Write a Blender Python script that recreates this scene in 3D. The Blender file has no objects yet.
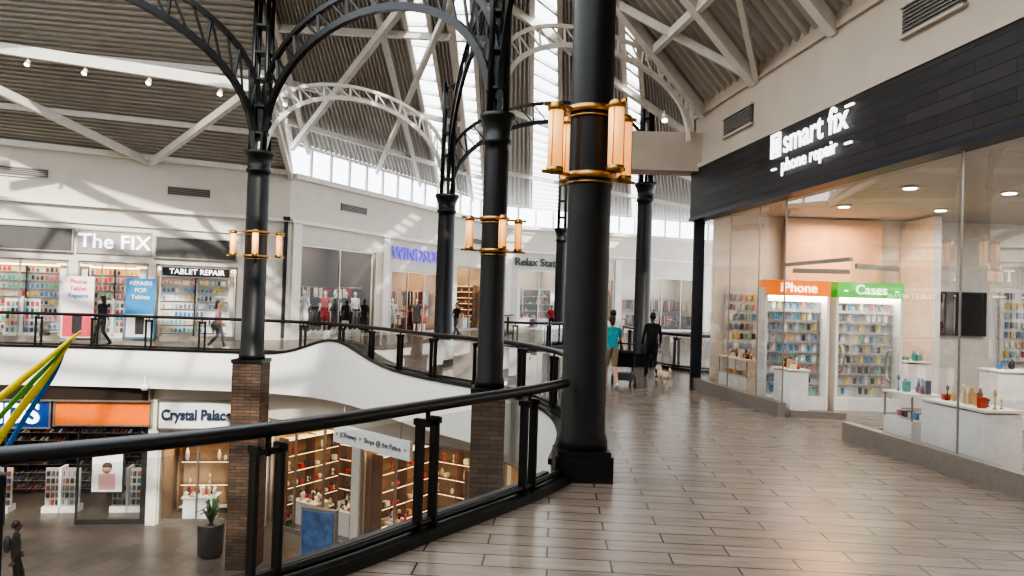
import bpy, bmesh, math, random
import numpy as np
from mathutils import Vector, Matrix
random.seed(7)
S = bpy.context.scene
V = Vector

# ------------------------------------------------------------ materials
def mat(name, col, rough=.5, metal=0, emit=0, ecol=None, var=.06, vscale=6, bump=0, coat=0):
    m = bpy.data.materials.new(name); m.use_nodes = True
    nt = m.node_tree; b = nt.nodes['Principled BSDF']
    b.inputs['Roughness'].default_value = rough
    b.inputs['Metallic'].default_value = metal
    if coat: b.inputs['Coat Weight'].default_value = coat
    tc = nt.nodes.new('ShaderNodeTexCoord'); nz = nt.nodes.new('ShaderNodeTexNoise')
    nz.inputs['Scale'].default_value = vscale; nz.inputs['Detail'].default_value = 4
    nt.links.new(tc.outputs['Object'], nz.inputs['Vector'])
    cr = nt.nodes.new('ShaderNodeValToRGB')
    c = V(col)
    cr.color_ramp.elements[0].position = .3; cr.color_ramp.elements[1].position = .7
    cr.color_ramp.elements[0].color = (*[max(0, x*(1-var)) for x in c], 1)
    cr.color_ramp.elements[1].color = (*[min(1, x*(1+var)) for x in c], 1)
    nt.links.new(nz.outputs['Fac'], cr.inputs['Fac'])
    nt.links.new(cr.outputs['Color'], b.inputs['Base Color'])
    if emit:
        b.inputs['Emission Color'].default_value = (*(ecol or col), 1)
        b.inputs['Emission Strength'].default_value = emit
    if bump:
        bp = nt.nodes.new('ShaderNodeBump'); bp.inputs['Strength'].default_value = bump
        nt.links.new(nz.outputs['Fac'], bp.inputs['Height']); nt.links.new(bp.outputs['Normal'], b.inputs['Normal'])
    return m

def brickmat(name, c1, c2, mortar, bw, bh, msize, rough, rot=(0,0,0), bump=.2, offs=.5, noise=.25, coord='Object'):
    m = bpy.data.materials.new(name); m.use_nodes = True
    nt = m.node_tree; b = nt.nodes['Principled BSDF']
    tc = nt.nodes.new('ShaderNodeTexCoord'); mp = nt.nodes.new('ShaderNodeMapping')
    mp.inputs['Rotation'].default_value = rot
    br = nt.nodes.new('ShaderNodeTexBrick'); br.offset = offs
    br.inputs['Color1'].default_value = (*c1, 1); br.inputs['Color2'].default_value = (*c2, 1)
    br.inputs['Mortar'].default_value = (*mortar, 1)
    br.inputs['Scale'].default_value = 1; br.inputs['Mortar Size'].default_value = msize
    br.inputs['Brick Width'].default_value = bw; br.inputs['Row Height'].default_value = bh
    br.inputs['Mortar Smooth'].default_value = .2
    nt.links.new(tc.outputs[coord], mp.inputs['Vector']); nt.links.new(mp.outputs['Vector'], br.inputs['Vector'])
    nz = nt.nodes.new('ShaderNodeTexNoise'); nz.inputs['Scale'].default_value = 2.2; nz.inputs['Detail'].default_value = 6
    mp2 = nt.nodes.new('ShaderNodeMapping'); mp2.inputs['Scale'].default_value = (1, 7, 1)
    nt.links.new(mp.outputs['Vector'], mp2.inputs['Vector']); nt.links.new(mp2.outputs['Vector'], nz.inputs['Vector'])
    mx = nt.nodes.new('ShaderNodeMix'); mx.data_type = 'RGBA'; mx.blend_type = 'MULTIPLY'
    mx.inputs['Factor'].default_value = noise*2
    nt.links.new(br.outputs['Color'], mx.inputs['A']); nt.links.new(nz.outputs['Fac'], mx.inputs['B'])
    nt.links.new(mx.outputs['Result'], b.inputs['Base Color'])
    b.inputs['Roughness'].default_value = rough
    bp = nt.nodes.new('ShaderNodeBump'); bp.inputs['Strength'].default_value = bump; bp.inputs['Distance'].default_value = .01
    bp.invert = True
    nt.links.new(br.outputs['Fac'], bp.inputs['Height']); nt.links.new(bp.outputs['Normal'], b.inputs['Normal'])
    return m

def glassmat(name, tint=(.96,.98,.98), refl=.1, rough=.02, fres=.55):
    m = bpy.data.materials.new(name); m.use_nodes = True
    nt = m.node_tree; nt.nodes.remove(nt.nodes['Principled BSDF'])
    out = nt.nodes['Material Output']
    t = nt.nodes.new('ShaderNodeBsdfTransparent'); t.inputs['Color'].default_value = (*tint, 1)
    g = nt.nodes.new('ShaderNodeBsdfGlossy'); g.inputs['Roughness'].default_value = rough
    lw = nt.nodes.new('ShaderNodeLayerWeight'); lw.inputs['Blend'].default_value = .22
    ma = nt.nodes.new('ShaderNodeMath'); ma.operation = 'MULTIPLY_ADD'
    ma.inputs[1].default_value = fres; ma.inputs[2].default_value = refl*.3
    mx = nt.nodes.new('ShaderNodeMixShader')
    nt.links.new(lw.outputs['Fresnel'], ma.inputs[0]); nt.links.new(ma.outputs[0], mx.inputs['Fac'])
    nt.links.new(t.outputs[0], mx.inputs[1]); nt.links.new(g.outputs[0], mx.inputs[2])
    nt.links.new(mx.outputs[0], out.inputs['Surface'])
    return m

M = {}
M['black'] = mat('black_steel', (.006,.0065,.007), .42, 0, var=.2)
M['rail'] = mat('rail_paint', (.010,.009,.0085), .36, 0)
M['white'] = mat('white_paint', (.80,.77,.71), .55)
M['fascia'] = mat('fascia_white', (.78,.76,.72), .5, var=.03, vscale=1)
M['cream'] = mat('cream_wall', (.68,.63,.56), .6, var=.04, vscale=1.5)
M['wallup'] = mat('upper_wall', (.53,.46,.385), .65, var=.05, vscale=1.5)
M['steelw'] = mat('white_steel', (.74,.70,.64), .45)
M['deck'] = mat('corrugated_deck', (.47,.44,.40), .45, .1, var=.05, vscale=2)
M['glass'] = glassmat('clear_glass', refl=.12, fres=.14)
M['shopglass'] = glassmat('shopfront_glass', (.92,.94,.94), refl=.65, rough=.005, fres=.65)
M['railglass'] = glassmat('rail_glass', (.80,.80,.78), .3, fres=.35)
M['skyglass'] = glassmat('sky_glass', (.95,.98,1), .03)
M['brass'] = mat('brass', (.42,.25,.095), .34, .95)
M['lamp'] = mat('lamp_glass', (.95,.58,.25), .4, emit=1.15, ecol=(1,.40,.12))
M['steel'] = mat('brushed_steel', (.40,.37,.34), .35, .8, vscale=20)
M['vent'] = mat('vent_grille', (.10,.095,.09), .6)
M['stone'] = brickmat('stacked_stone', (.17,.10,.06), (.085,.055,.038), (.02,.015,.01), .35, .09, .008, .75, rot=(math.pi/2,0,0), bump=.6)
M['floor'] = brickmat('plank_tile', (.315,.252,.205), (.265,.21,.17), (.07,.056,.046), .95, .24, .008, .26, rot=(0,0,.06), noise=.30, bump=.3)
M['lfloor'] = brickmat('lower_tile', (.20,.165,.14), (.15,.125,.105), (.10,.08,.07), .6, .6, .008, .3, rot=(0,0,.5), bump=.15, offs=0)
M['band'] = brickmat('dark_slat_tile', (.046,.040,.040), (.026,.023,.024), (.007,.006,.006), 1.2, .16, .008, .5, rot=(math.pi/2,0,0), bump=.4)
M['ltext'] = mat('lit_letter', (1,1,1), .4, emit=2.2)
M['vtext'] = mat('violet_letter', (.14,.10,.62), .4, emit=.7, ecol=(.18,.12,.95))
M['dtext'] = mat('dark_letter', (.03,.05,.09), .4)
M['dark'] = mat('dark_panel', (.028,.028,.030), .4)
M['bluedark'] = mat('navy_panel', (.012,.016,.03), .4)
M['brown'] = mat('brown_fascia', (.030,.018,.013), .5)
M['orange'] = mat('orange_band', (.75,.16,.02), .5, emit=.12)
M['blue'] = mat('blue_sign', (.01,.05,.22), .4, emit=.15)
M['green'] = mat('green_header', (.12,.55,.08), .4, emit=.5)
M['oranh'] = mat('orange_header', (.95,.22,.02), .4, emit=.6)
M['peach'] = mat('peach_glow_wall', (.72,.50,.35), .6)  # peach tone with the warm glow on the shop wall put into the colour
M['intw'] = mat('interior_white', (.80,.77,.73), .6)
M['intgrey'] = mat('interior_grey', (.36,.34,.32), .6)
M['intceil'] = mat('interior_ceiling', (.56,.52,.48), .6)
M['intwarm'] = mat('interior_warm', (.34,.22,.13), .6)
M['intdark'] = mat('interior_dark', (.06,.048,.04), .6)
M['pegw'] = mat('white_pegboard', (.66,.65,.63), .5)
M['downl'] = mat('downlight', (1,.95,.85), .4, emit=12, ecol=(1,.9,.75))
M['glow'] = mat('shelf_light_strip', (1,.85,.6), .4, emit=5, ecol=(1,.68,.36))
M['wood'] = mat('wood_fixture', (.20,.10,.05), .5, vscale=3, var=.2)
M['shelf'] = mat('shelf_white', (.82,.81,.79), .4)
M['screen'] = mat('tv_screen', (.02,.022,.028), .12)
M['skin'] = mat('skin', (.52,.30,.20), .55)
M['skind'] = mat('skin_dark', (.18,.095,.06), .55)
M['hairb'] = mat('hair_brown', (.05,.028,.016), .6, var=.3, vscale=40)
M['hairk'] = mat('hair_black', (.008,.007,.007), .5, var=.3, vscale=40)
M['teal'] = mat('teal_shirt', (.03,.33,.38), .8)
M['khaki'] = mat('khaki_shorts', (.26,.20,.14), .85)
M['blackc'] = mat('black_cloth', (.012,.012,.014), .85)
M['greyc'] = mat('grey_cloth', (.09,.09,.10), .85)
M['pinkc'] = mat('pink_cloth', (.55,.28,.28), .85)
M['whitec'] = mat('white_cloth', (.72,.71,.70), .8)
M['denim'] = mat('denim', (.05,.08,.15), .85)
M['redc'] = mat('red_cloth', (.38,.03,.03), .8)
M['shoe'] = mat('shoe_white', (.65,.65,.65), .6)
M['mann'] = mat('mannequin_plastic', (.6,.56,.5), .35)
M['eye'] = mat('eye_dark', (.01,.01,.01), .2)
M['fur'] = mat('dog_fur', (.66,.54,.40), .95, var=.25, vscale=60, bump=.8)
M['yel'] = mat('yellow_nylon', (.85,.66,.03), .5)
M['grn'] = mat('green_nylon', (.12,.42,.05), .5)
M['blu'] = mat('blue_nylon', (.02,.20,.60), .5)
M['poster1'] = mat('poster_pink', (.85,.75,.74), .5)
M['posterred'] = mat('poster_red', (.75,.08,.12), .5)
M['posterb'] = mat('poster_blue', (.03,.22,.45), .5)
M['plant'] = mat('plant_leaf', (.03,.09,.025), .6)
PAL = {}
for k, cs in dict(
    mix=[(.5,.08,.06),(.05,.12,.35),(.7,.7,.7),(.03,.03,.03),(.55,.33,.1),(.08,.3,.28),(.45,.4,.37),(.4,.15,.25)],
    phone=[(.45,.47,.55),(.15,.25,.45),(.14,.16,.2),(.6,.25,.28),(.05,.22,.42),(.65,.50,.15),(.15,.42,.35),(.8,.8,.8),(.05,.05,.06)],
    fix=[(.65,.65,.68),(.6,.06,.06),(.10,.11,.14),(.55,.12,.25),(.05,.18,.45),(.1,.4,.3),(.05,.05,.06),(.65,.45,.1)],
    warm=[(.60,.38,.18),(.5,.06,.03),(.70,.64,.55),(.25,.14,.08),(.65,.45,.2),(.12,.08,.06)],
    jewel=[(.6,.03,.02),(.5,.04,.03),(.75,.72,.68),(.62,.48,.25),(.8,.8,.8),(.05,.04,.04)],
    shoe=[(.03,.03,.035),(.07,.07,.09),(.25,.05,.04),(.35,.35,.37),(.04,.07,.18),(.14,.11,.09),(.02,.02,.02)],
    cloth=[(.62,.58,.54),(.03,.03,.03),(.35,.04,.05),(.20,.15,.12),(.40,.31,.26),(.02,.02,.03),(.5,.42,.3)]).items():
    PAL[k] = [mat('goods_%s_%d' % (k, i), c, .5) for i, c in enumerate(cs)]

# ------------------------------------------------------------ mesh builder
class MB:
    def __init__(s, name): s.name = name; s.bm = bmesh.new(); s.mats = []
    def mi(s, m):
        if m not in s.mats: s.mats.append(m)
        return s.mats.index(m)
    def box(s, c, size, m, d=None, rot=None):
        if rot is None:
            if d is None: rot = Matrix.Identity(3)
            else:
                x = V((d[0], d[1], 0)).normalized(); y = V((-x.y, x.x, 0)); rot = Matrix((x, y, V((0,0,1)))).transposed()
        h = V(size)/2; c = V(c); i = s.mi(m); vs = []
        for sx in (-1,1):
            for sy in (-1,1):
                for sz in (-1,1):
                    vs.append(s.bm.verts.new(c+rot@V((sx*h.x, sy*h.y, sz*h.z))))
        for f in ((0,1,3,2),(4,6,7,5),(0,4,5,1),(2,3,7,6),(0,2,6,4),(1,5,7,3)):
            fc = s.bm.faces.new([vs[k] for k in f]); fc.material_index = i
    def beam(s, p0, p1, w, h, m):
        p0, p1 = V(p0), V(p1); x = (p1-p0); L = x.length
        if L < 1e-5: return
        x.normalize(); up = V((0,0,1)) if abs(x.z) < .98 else V((0,1,0))
        y = up.cross(x).normalized(); z = x.cross(y)
        s.box((p0+p1)/2, (L, w, h), m, rot=Matrix((x, y, z)).transposed())
    def tube(s, pts, r, m, seg=8, cap=True, flat=1.0):
        pts = [V(p) for p in pts]; n = len(pts); i = s.mi(m)
        rr = r if isinstance(r, (list, tuple)) else [r]*n
        rings = []; prev = None
        for k, p in enumerate(pts):
            t = (pts[min(k+1, n-1)]-pts[max(k-1, 0)]).normalized()
            up = V((0,0,1)) if abs(t.z) < .95 else V((0,1,0))
            if prev is not None and abs(t.z) >= .5: up = prev
            a = up.cross(t).normalized(); b = t.cross(a).normalized(); prev = b
            rings.append([s.bm.verts.new(p+rr[k]*(math.cos(q)*a+flat*math.sin(q)*b)) for q in [2*math.pi*j/seg for j in range(seg)]])
        for k in range(n-1):
            for j in range(seg):
                f = s.bm.faces.new((rings[k][j], rings[k][(j+1)%seg], rings[k+1][(j+1)%seg], rings[k+1][j]))
                f.material_index = i; f.smooth = True
        if cap:
            f = s.bm.faces.new(rings[0][::-1]); f.material_index = i
            f = s.bm.faces.new(rings[-1]); f.material_index = i
    def lathe(s, c, prof, m, seg=32):
        c = V(c); i = s.mi(m); rings = []
        for r, z in prof:
            rings.append([s.bm.verts.new(c+V((r*math.cos(2*math.pi*j/seg), r*math.sin(2*math.pi*j/seg), z))) for j in range(seg)])
        for k in range(len(rings)-1):
            for j in range(seg):
                f = s.bm.faces.new((rings[k][j], rings[k][(j+1)%seg], rings[k+1][(j+1)%seg], rings[k+1][j]))
                f.material_index = i; f.smooth = abs(prof[k][1]-prof[k+1][1]) > 1e-4
        f = s.bm.faces.new(rings[0][::-1]); f.material_index = i
        f = s.bm.faces.new(rings[-1]); f.material_index = i
    def poly(s, pts, m):
        f = s.bm.faces.new([s.bm.verts.new(V(p)) for p in pts]); f.material_index = s.mi(m); return f
    def done(s, parent=None, tri=False, normals=True):
        if tri: bmesh.ops.triangulate(s.bm, faces=s.bm.faces[:], ngon_method='EAR_CLIP')
        if normals: bmesh.ops.recalc_face_normals(s.bm, faces=s.bm.faces[:])
        me = bpy.data.meshes.new(s.name); s.bm.to_mesh(me); s.bm.free()
        for m in s.mats: me.materials.append(m)
        o = bpy.data.objects.new(s.name, me); S.collection.objects.link(o)
        if parent: o.parent = parent
        return o

def text(name, body, pos, d, size, m, parent=None, extrude=.03, align='CENTER', bold=0.0, xs=1.0):
    cu = bpy.data.curves.new(name, 'FONT'); cu.body = body; cu.size = size; cu.extrude = extrude
    cu.align_x = align; cu.align_y = 'CENTER'; cu.offset = bold; cu.materials.append(m)
    o = bpy.data.objects.new(name, cu); S.collection.objects.link(o)
    x = V((d[0], d[1], 0)).normalized(); up = V((0,0,1)); z = x.cross(up)
    o.matrix_world = Matrix.Translation(V(pos)) @ Matrix((x, up, z)).transposed().to_4x4() @ Matrix.Diagonal((xs,1,1,1))
    if parent: o.parent = parent
    return o

def catmull(pts, n=8):
    P = [V(p) for p in pts]; out = []
    for i in range(len(P)-1):
        p0 = P[max(i-1,0)]; p1 = P[i]; p2 = P[i+1]; p3 = P[min(i+2, len(P)-1)]
        for k in range(n):
            t = k/n
            out.append(.5*((2*p1)+(-p0+p2)*t+(2*p0-5*p1+4*p2-p3)*t*t+(-p0+3*p1-3*p2+p3)*t**3))
    out.append(P[-1]); return out

# ------------------------------------------------------------ layout
NEAR = [(-26,-3.5),(-14,-.6),(-8,1.1),(-5,2.35),(-3.3,3.35),(-2.3,4.05),(-1.45,4.9),(-.6,6.1),(.1,7.1),(.52,7.85)]
FARE = [(.62,8.5),(.85,10.5),(.72,12.6),(-.1,14.8),(-1.9,17.0),(-4.6,20.6),(-6.8,22.1),(-10,22.5),(-16,22.3),(-26,20.2)]
near_c = catmull([V((x,y,0)) for x,y in NEAR], 6)
far_c = catmull([V((x,y,0)) for x,y in FARE], 8)
LZ = -5.6
edge = near_c + far_c
outer = [(-26,36,0),(-12,36,0),(-6,62,0),(20,66,0),(20,-8,0),(-26,-8,0)]
b = MB('floor'); b.poly([*edge, *outer], M['floor']); b.done(tri=True)
b = MB('ceiling_lower_soffit'); b.poly([(p[0],p[1],-1.1) for p in [*edge, *outer]], M['fascia']); b.done(tri=True)
b = MB('floor_lower'); b.poly([(-30,-8,LZ),(20,-8,LZ),(20,40,LZ),(-30,40,LZ)], M['lfloor']); b.done()
b = MB('wall_south_sun_block'); b.box((-3,-4.6,1.6),(46,.3,16.4),M['cream']); b.done()  # unseen wall added behind the camera to block the low sun
b = MB('wall_west_added_enclosure'); b.box((-26.3,8,1.6),(.3,32,16.4),M['cream']); b.done()  # unseen wall added to close the west side and darken the hall

def offset_line(c, d):
    out = []
    for k, p in enumerate(c):
        t = (c[min(k+1,len(c)-1)]-c[max(k-1,0)]).normalized(); out.append(p+V((t.y,-t.x,0))*d)
    return out
def fascia(name, c, wave=None):
    b = MB(name)
    o = offset_line(c, -.10)
    def top(k): return wave(c[k]) if wave else .06
    for k in range(len(c)-1):
        z0, z1 = top(k), top(k+1); a0, a1 = o[k], o[k+1]
        b.poly([(a0.x,a0.y,-1.15),(a1.x,a1.y,-1.15),(a1.x,a1.y,z1),(a0.x,a0.y,z0)], M['fascia'])
        b.poly([(a0.x,a0.y,z0),(a1.x,a1.y,z1),(c[k+1].x,c[k+1].y,z1),(c[k].x,c[k].y,z0)], M['rail'])
        b.poly([(c[k].x,c[k].y,z0),(c[k+1].x,c[k+1].y,z1),(c[k+1].x,c[k+1].y,-.02),(c[k].x,c[k].y,-.02)], M['rail'])
        b.poly([(a0.x,a0.y,-1.15),(a1.x,a1.y,-1.15),(c[k+1].x,c[k+1].y,-1.15),(c[k].x,c[k].y,-1.15)], M['fascia'])
        b.beam((a0.x,a0.y,z0), (a1.x,a1.y,z1), .07, .07, M['rail'])
    return b.done(normals=False)
def wavef(p):
    g = math.exp(-((p.x+5.1)/1.3)**2) if p.y > 17 else 0
    return .06+.55*g
fascia('trim_near_slab_edge', near_c)
fascia('trim_far_slab_edge', far_c, wavef)

# ------------------------------------------------------------ railing
def railing(name, c, spacing, base=True, inset=.1, skip=0.0):
    c = offset_line(c, inset)
    b = MB(name)
    b.tube([p+V((0,0,1.07)) for p in c], .062, M['rail'], seg=10, flat=.8)
    b.tube([p+V((0,0,.13)) for p in c], .03, M['rail'], seg=6)
    if base:
        for k in range(len(c)-1):
            b.beam(c[k]+V((0,0,.045)), c[k+1]+V((0,0,.045)), .2, .09, M['rail'])
    L = [0]
    for k in range(len(c)-1): L.append(L[-1]+(c[k+1]-c[k]).length)
    def at(s):
        for k in range(len(c)-1):
            if L[k+1] >= s:
                t = (s-L[k])/(L[k+1]-L[k]); return c[k].lerp(c[k+1], t), (c[k+1]-c[k]).normalized()
        return c[-1], (c[-1]-c[-2]).normalized()
    s = skip
    while s < L[-1]:
        for ds in (-.09, .09):
            p, t = at(min(max(s+ds,0), L[-1]))
            b.box(p+V((0,0,.49)), (.026,.085,.98), M['rail'], d=t)
            b.box(p+V((0,0,.95)), (.035,.12,.05), M['rail'], d=t)
            b.box(p+V((0,0,.10)), (.05,.14,.03), M['rail'], d=t)
        p, t = at(s)
        b.tube([p+V((0,0,.9)), p+V((0,0,1.04))], .02, M['rail'], seg=6)
        b.box(p+V((0,0,.93)), (.2,.03,.04), M['rail'], d=t)
        s += spacing
    for k in range(len(c)-1):
        b.poly([c[k]+V((0,0,.15)), c[k+1]+V((0,0,.15)), c[k+1]+V((0,0,.98)), c[k]+V((0,0,.98))], M['railglass'])
    return b.done(normals=False)
railing('atrium_railing', near_c, 1.5, skip=.55)
railing('atrium_railing', far_c, 1.7, skip=.9)
railing('balcony_railing', catmull([(6.2,20.6,0),(4.9,21.6,0),(4.4,24,0),(4.2,30,0),(4.4,40,0)],5), 1.6)
railing('balcony_railing', catmull([(2.4,30,0),(1,28,0),(-.8,29,0),(-1.2,34,0),(0,42,0)],5), 1.6)

# ------------------------------------------------------------ columns
def column(name, x, y, r, zb, zc, ztop=9.6, stone=None, gh=True):
    b = MB(name)
    if stone is not None:
        b.box((x,y,(LZ+stone)/2), (r*2.5,r*2.5,stone-LZ), M['stone'])
        b.box((x,y,stone+.05), (r*2.7,r*2.7,.1), M['black'])
        zb = stone+.1
    else:
        b.box((x,y,.14), (r*2.5,r*2.5,.28), M['black'])
        b.box((x,y,.30), (r*2.3,r*2.3,.06), M['black'])
    b.lathe((x,y,0), [(r*1.12,zb),(r*1.12,zb+.12),(r,zb+.2),(r*.97,zb+2.5),(r*.93,zc-.75),(r*.93,zc-.6),(r*1.08,zc-.58),(r*1.08,zc-.5),
            (r*.96,zc-.48),(r*1.0,zc-.3),(r*1.2,zc-.12),(r*1.35,zc-.08),(r*1.35,zc),(r*.9,zc)], M['black'])
    if gh:
        q = r*.62
        for sx in (-1,1):
            for sy in (-1,1):
                b.tube([(x+sx*q,y+sy*q,zc-.05),(x+sx*q*.9,y+sy*q*.9,ztop)], .06, M['black'], seg=6)
        z = zc+.5
        while z < ztop:
            b.box((x,y,z), (q*2.3,q*2.3,.06), M['black']); z += .75
    return b.done()
column('column', .84, 8.1, .25, .3, 7.6, 7.7, gh=False)
column('column', -.38, 14.0, .255, 0, 5.55, 10.2, stone=.15)
column('column', -7.15, 20.0, .31, 0, 5.85, 10.2, stone=.0)
column('column', -2.2, 23.4, .29, .3, 5.3, 8.9)
column('column', 4.1, 22.6, .25, .3, 5.75, 8.4)
column('column', -12.5, 12.5, .31, 0, 5.85, 9.5, stone=.0)
column('column', 2.2, 33, .25, .3, 5.3, 8.4)

def lanterns(name, x, y, r, z0, h, R, lr=.085, a0=.5):
    b = MB(name)
    for z in (z0-.06, z0+h+.06):
        b.lathe((x,y,0), [(r,z-.035),(r+.035,z-.035),(r+.035,z+.035),(r,z+.035)], M['brass'])
        b.lathe((x,y,0), [(r,z-.09),(r+.02,z-.09),(r+.02,z-.07),(r,z-.07)], M['brass'])
    for k in range(4):
        a = a0+k*math.pi/2; dx, dy = math.cos(a), math.sin(a)
        cx, cy = x+dx*R, y+dy*R
        for z in (z0-.06, z0+h+.06):
            b.beam((x+dx*r,y+dy*r,z),(cx+dx*.16,cy+dy*.16,z), .022,.035, M['brass'])
        b.lathe((cx,cy,0), [(lr*.8,z0-.07),(lr*1.12,z0-.05),(lr*1.12,z0),(lr*.98,z0)], M['brass'], 14)
        b.lathe((cx,cy,0), [(lr,z0),(lr,z0+h)], M['lamp'], 14)
        b.lathe((cx,cy,0), [(lr*.98,z0+h),(lr*1.12,z0+h),(lr*1.12,z0+h+.05),(lr*.8,z0+h+.09),(lr*.5,z0+h+.1)], M['brass'], 14)
        for q in range(4):
            aa = q*math.pi/2+a+.6; b.tube([(cx+lr*1.05*math.cos(aa),cy+lr*1.05*math.sin(aa),z0),(cx+lr*1.05*math.cos(aa),cy+lr*1.05*math.sin(aa),z0+h)],.005,M['brass'],5)
    return b.done()
lanterns('column_lantern_fixture', .84, 8.1, .245, 3.42, .62, .47)
lanterns('column_lantern_fixture', -.38, 14.0, .25, 2.95, .5, .50, .075, .35)
lanterns('column_lantern_fixture', -7.15, 20.0, .30, 3.0, .55, .60, .085, .3)

# ------------------------------------------------------------ arches
def arch(name, P, Q, zP, zQ, h, m, r=.07, gap=.5, n=22, web=True):
    b = MB(name); P, Q = V(P), V(Q)
    lo, up = [], []
    for k in range(n+1):
        th = math.pi*k/n; t = (1-math.cos(th))/2; z = zP+(zQ-zP)*t
        p = P.lerp(Q, .02+.96*t); lo.append(V((p.x,p.y,z+h*math.sin(th)**.85)))
        t2 = .5-.5*math.cos(th); p = P.lerp(Q, t2)
        up.append(V((p.x,p.y,z+gap*.7+(h+gap*.5)*math.sin(th)**.62)))
    for k in range(n):
        b.beam(lo[k], lo[k+1], r*1.6, r*2, m)
        if web:
            b.beam(up[k], up[k+1], r*1.4, r*1.5, m)
            if k % 2 == 0 and 0 < k < n:
                b.beam(lo[k], up[k], r*.8, r*.8, m)
                if k+1 <= n: b.beam(up[k], lo[k+1], r*.6, r*.6, m)
                b.beam(lo[k], up[k-1], r*.6, r*.6, m)
    return b.done()
K = M['black']
arch('arch_truss', (-7.15,20), (-.38,14), 5.8, 5.5, 3.0, K, r=.085)
arch('arch_truss', (-12.5,12.5), (-7.15,20), 5.8, 5.8, 3.1, K, r=.085, gap=.6)
arch('arch_truss', (-.38,14), (.84,8.1), 5.5, 5.5, 2.6, K, r=.06)
arch('arch_truss', (-2.2,23.4), (4.1,22.6), 5.3, 5.7, 2.2, K, r=.06)
arch('arch_truss', (-.38,14), (-2.2,23.4), 5.5, 5.3, 2.8, K, r=.06)
arch('white_arch_truss', (-7.15,20), (-2.2,23.4), 5.55, 5.3, 2.4, M['steelw'], r=.06, gap=.3)  # white steel colour stands in for sunlight falling on this arch
arch('white_arch_truss', (-.38,14), (4.0,16.4), 5.9, 5.7, 1.5, M['steelw'], r=.05, gap=.3)
arch('arch_truss', (4.1,22.6), (9.5,21), 5.6, 5.6, 1.6, K, r=.05, gap=.3)

# ------------------------------------------------------------ walls with shop bays
def wall_line(name, P, Q, z0, H, bays, m, thick=.3):
    P, Q = V((*P,0)), V((*Q,0)); d = (Q-P).normalized(); L = (Q-P).length; n = V((-d.y,d.x,0))
    b = MB(name)
    def seg(a, c, za, zb):
        if c-a < .01 or zb-za < .01: return
        p = P+d*(a+c)/2+n*(thick/2); b.box((p.x,p.y,(za+zb)/2), (c-a, thick, zb-za), m, d=d)
    x = 0
    for a, c, zt in bays:
        seg(x, a, z0, H); seg(a, c, zt, H); x = c
    seg(x, L, z0, H)
    return P, d, n, L, b.done()

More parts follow.
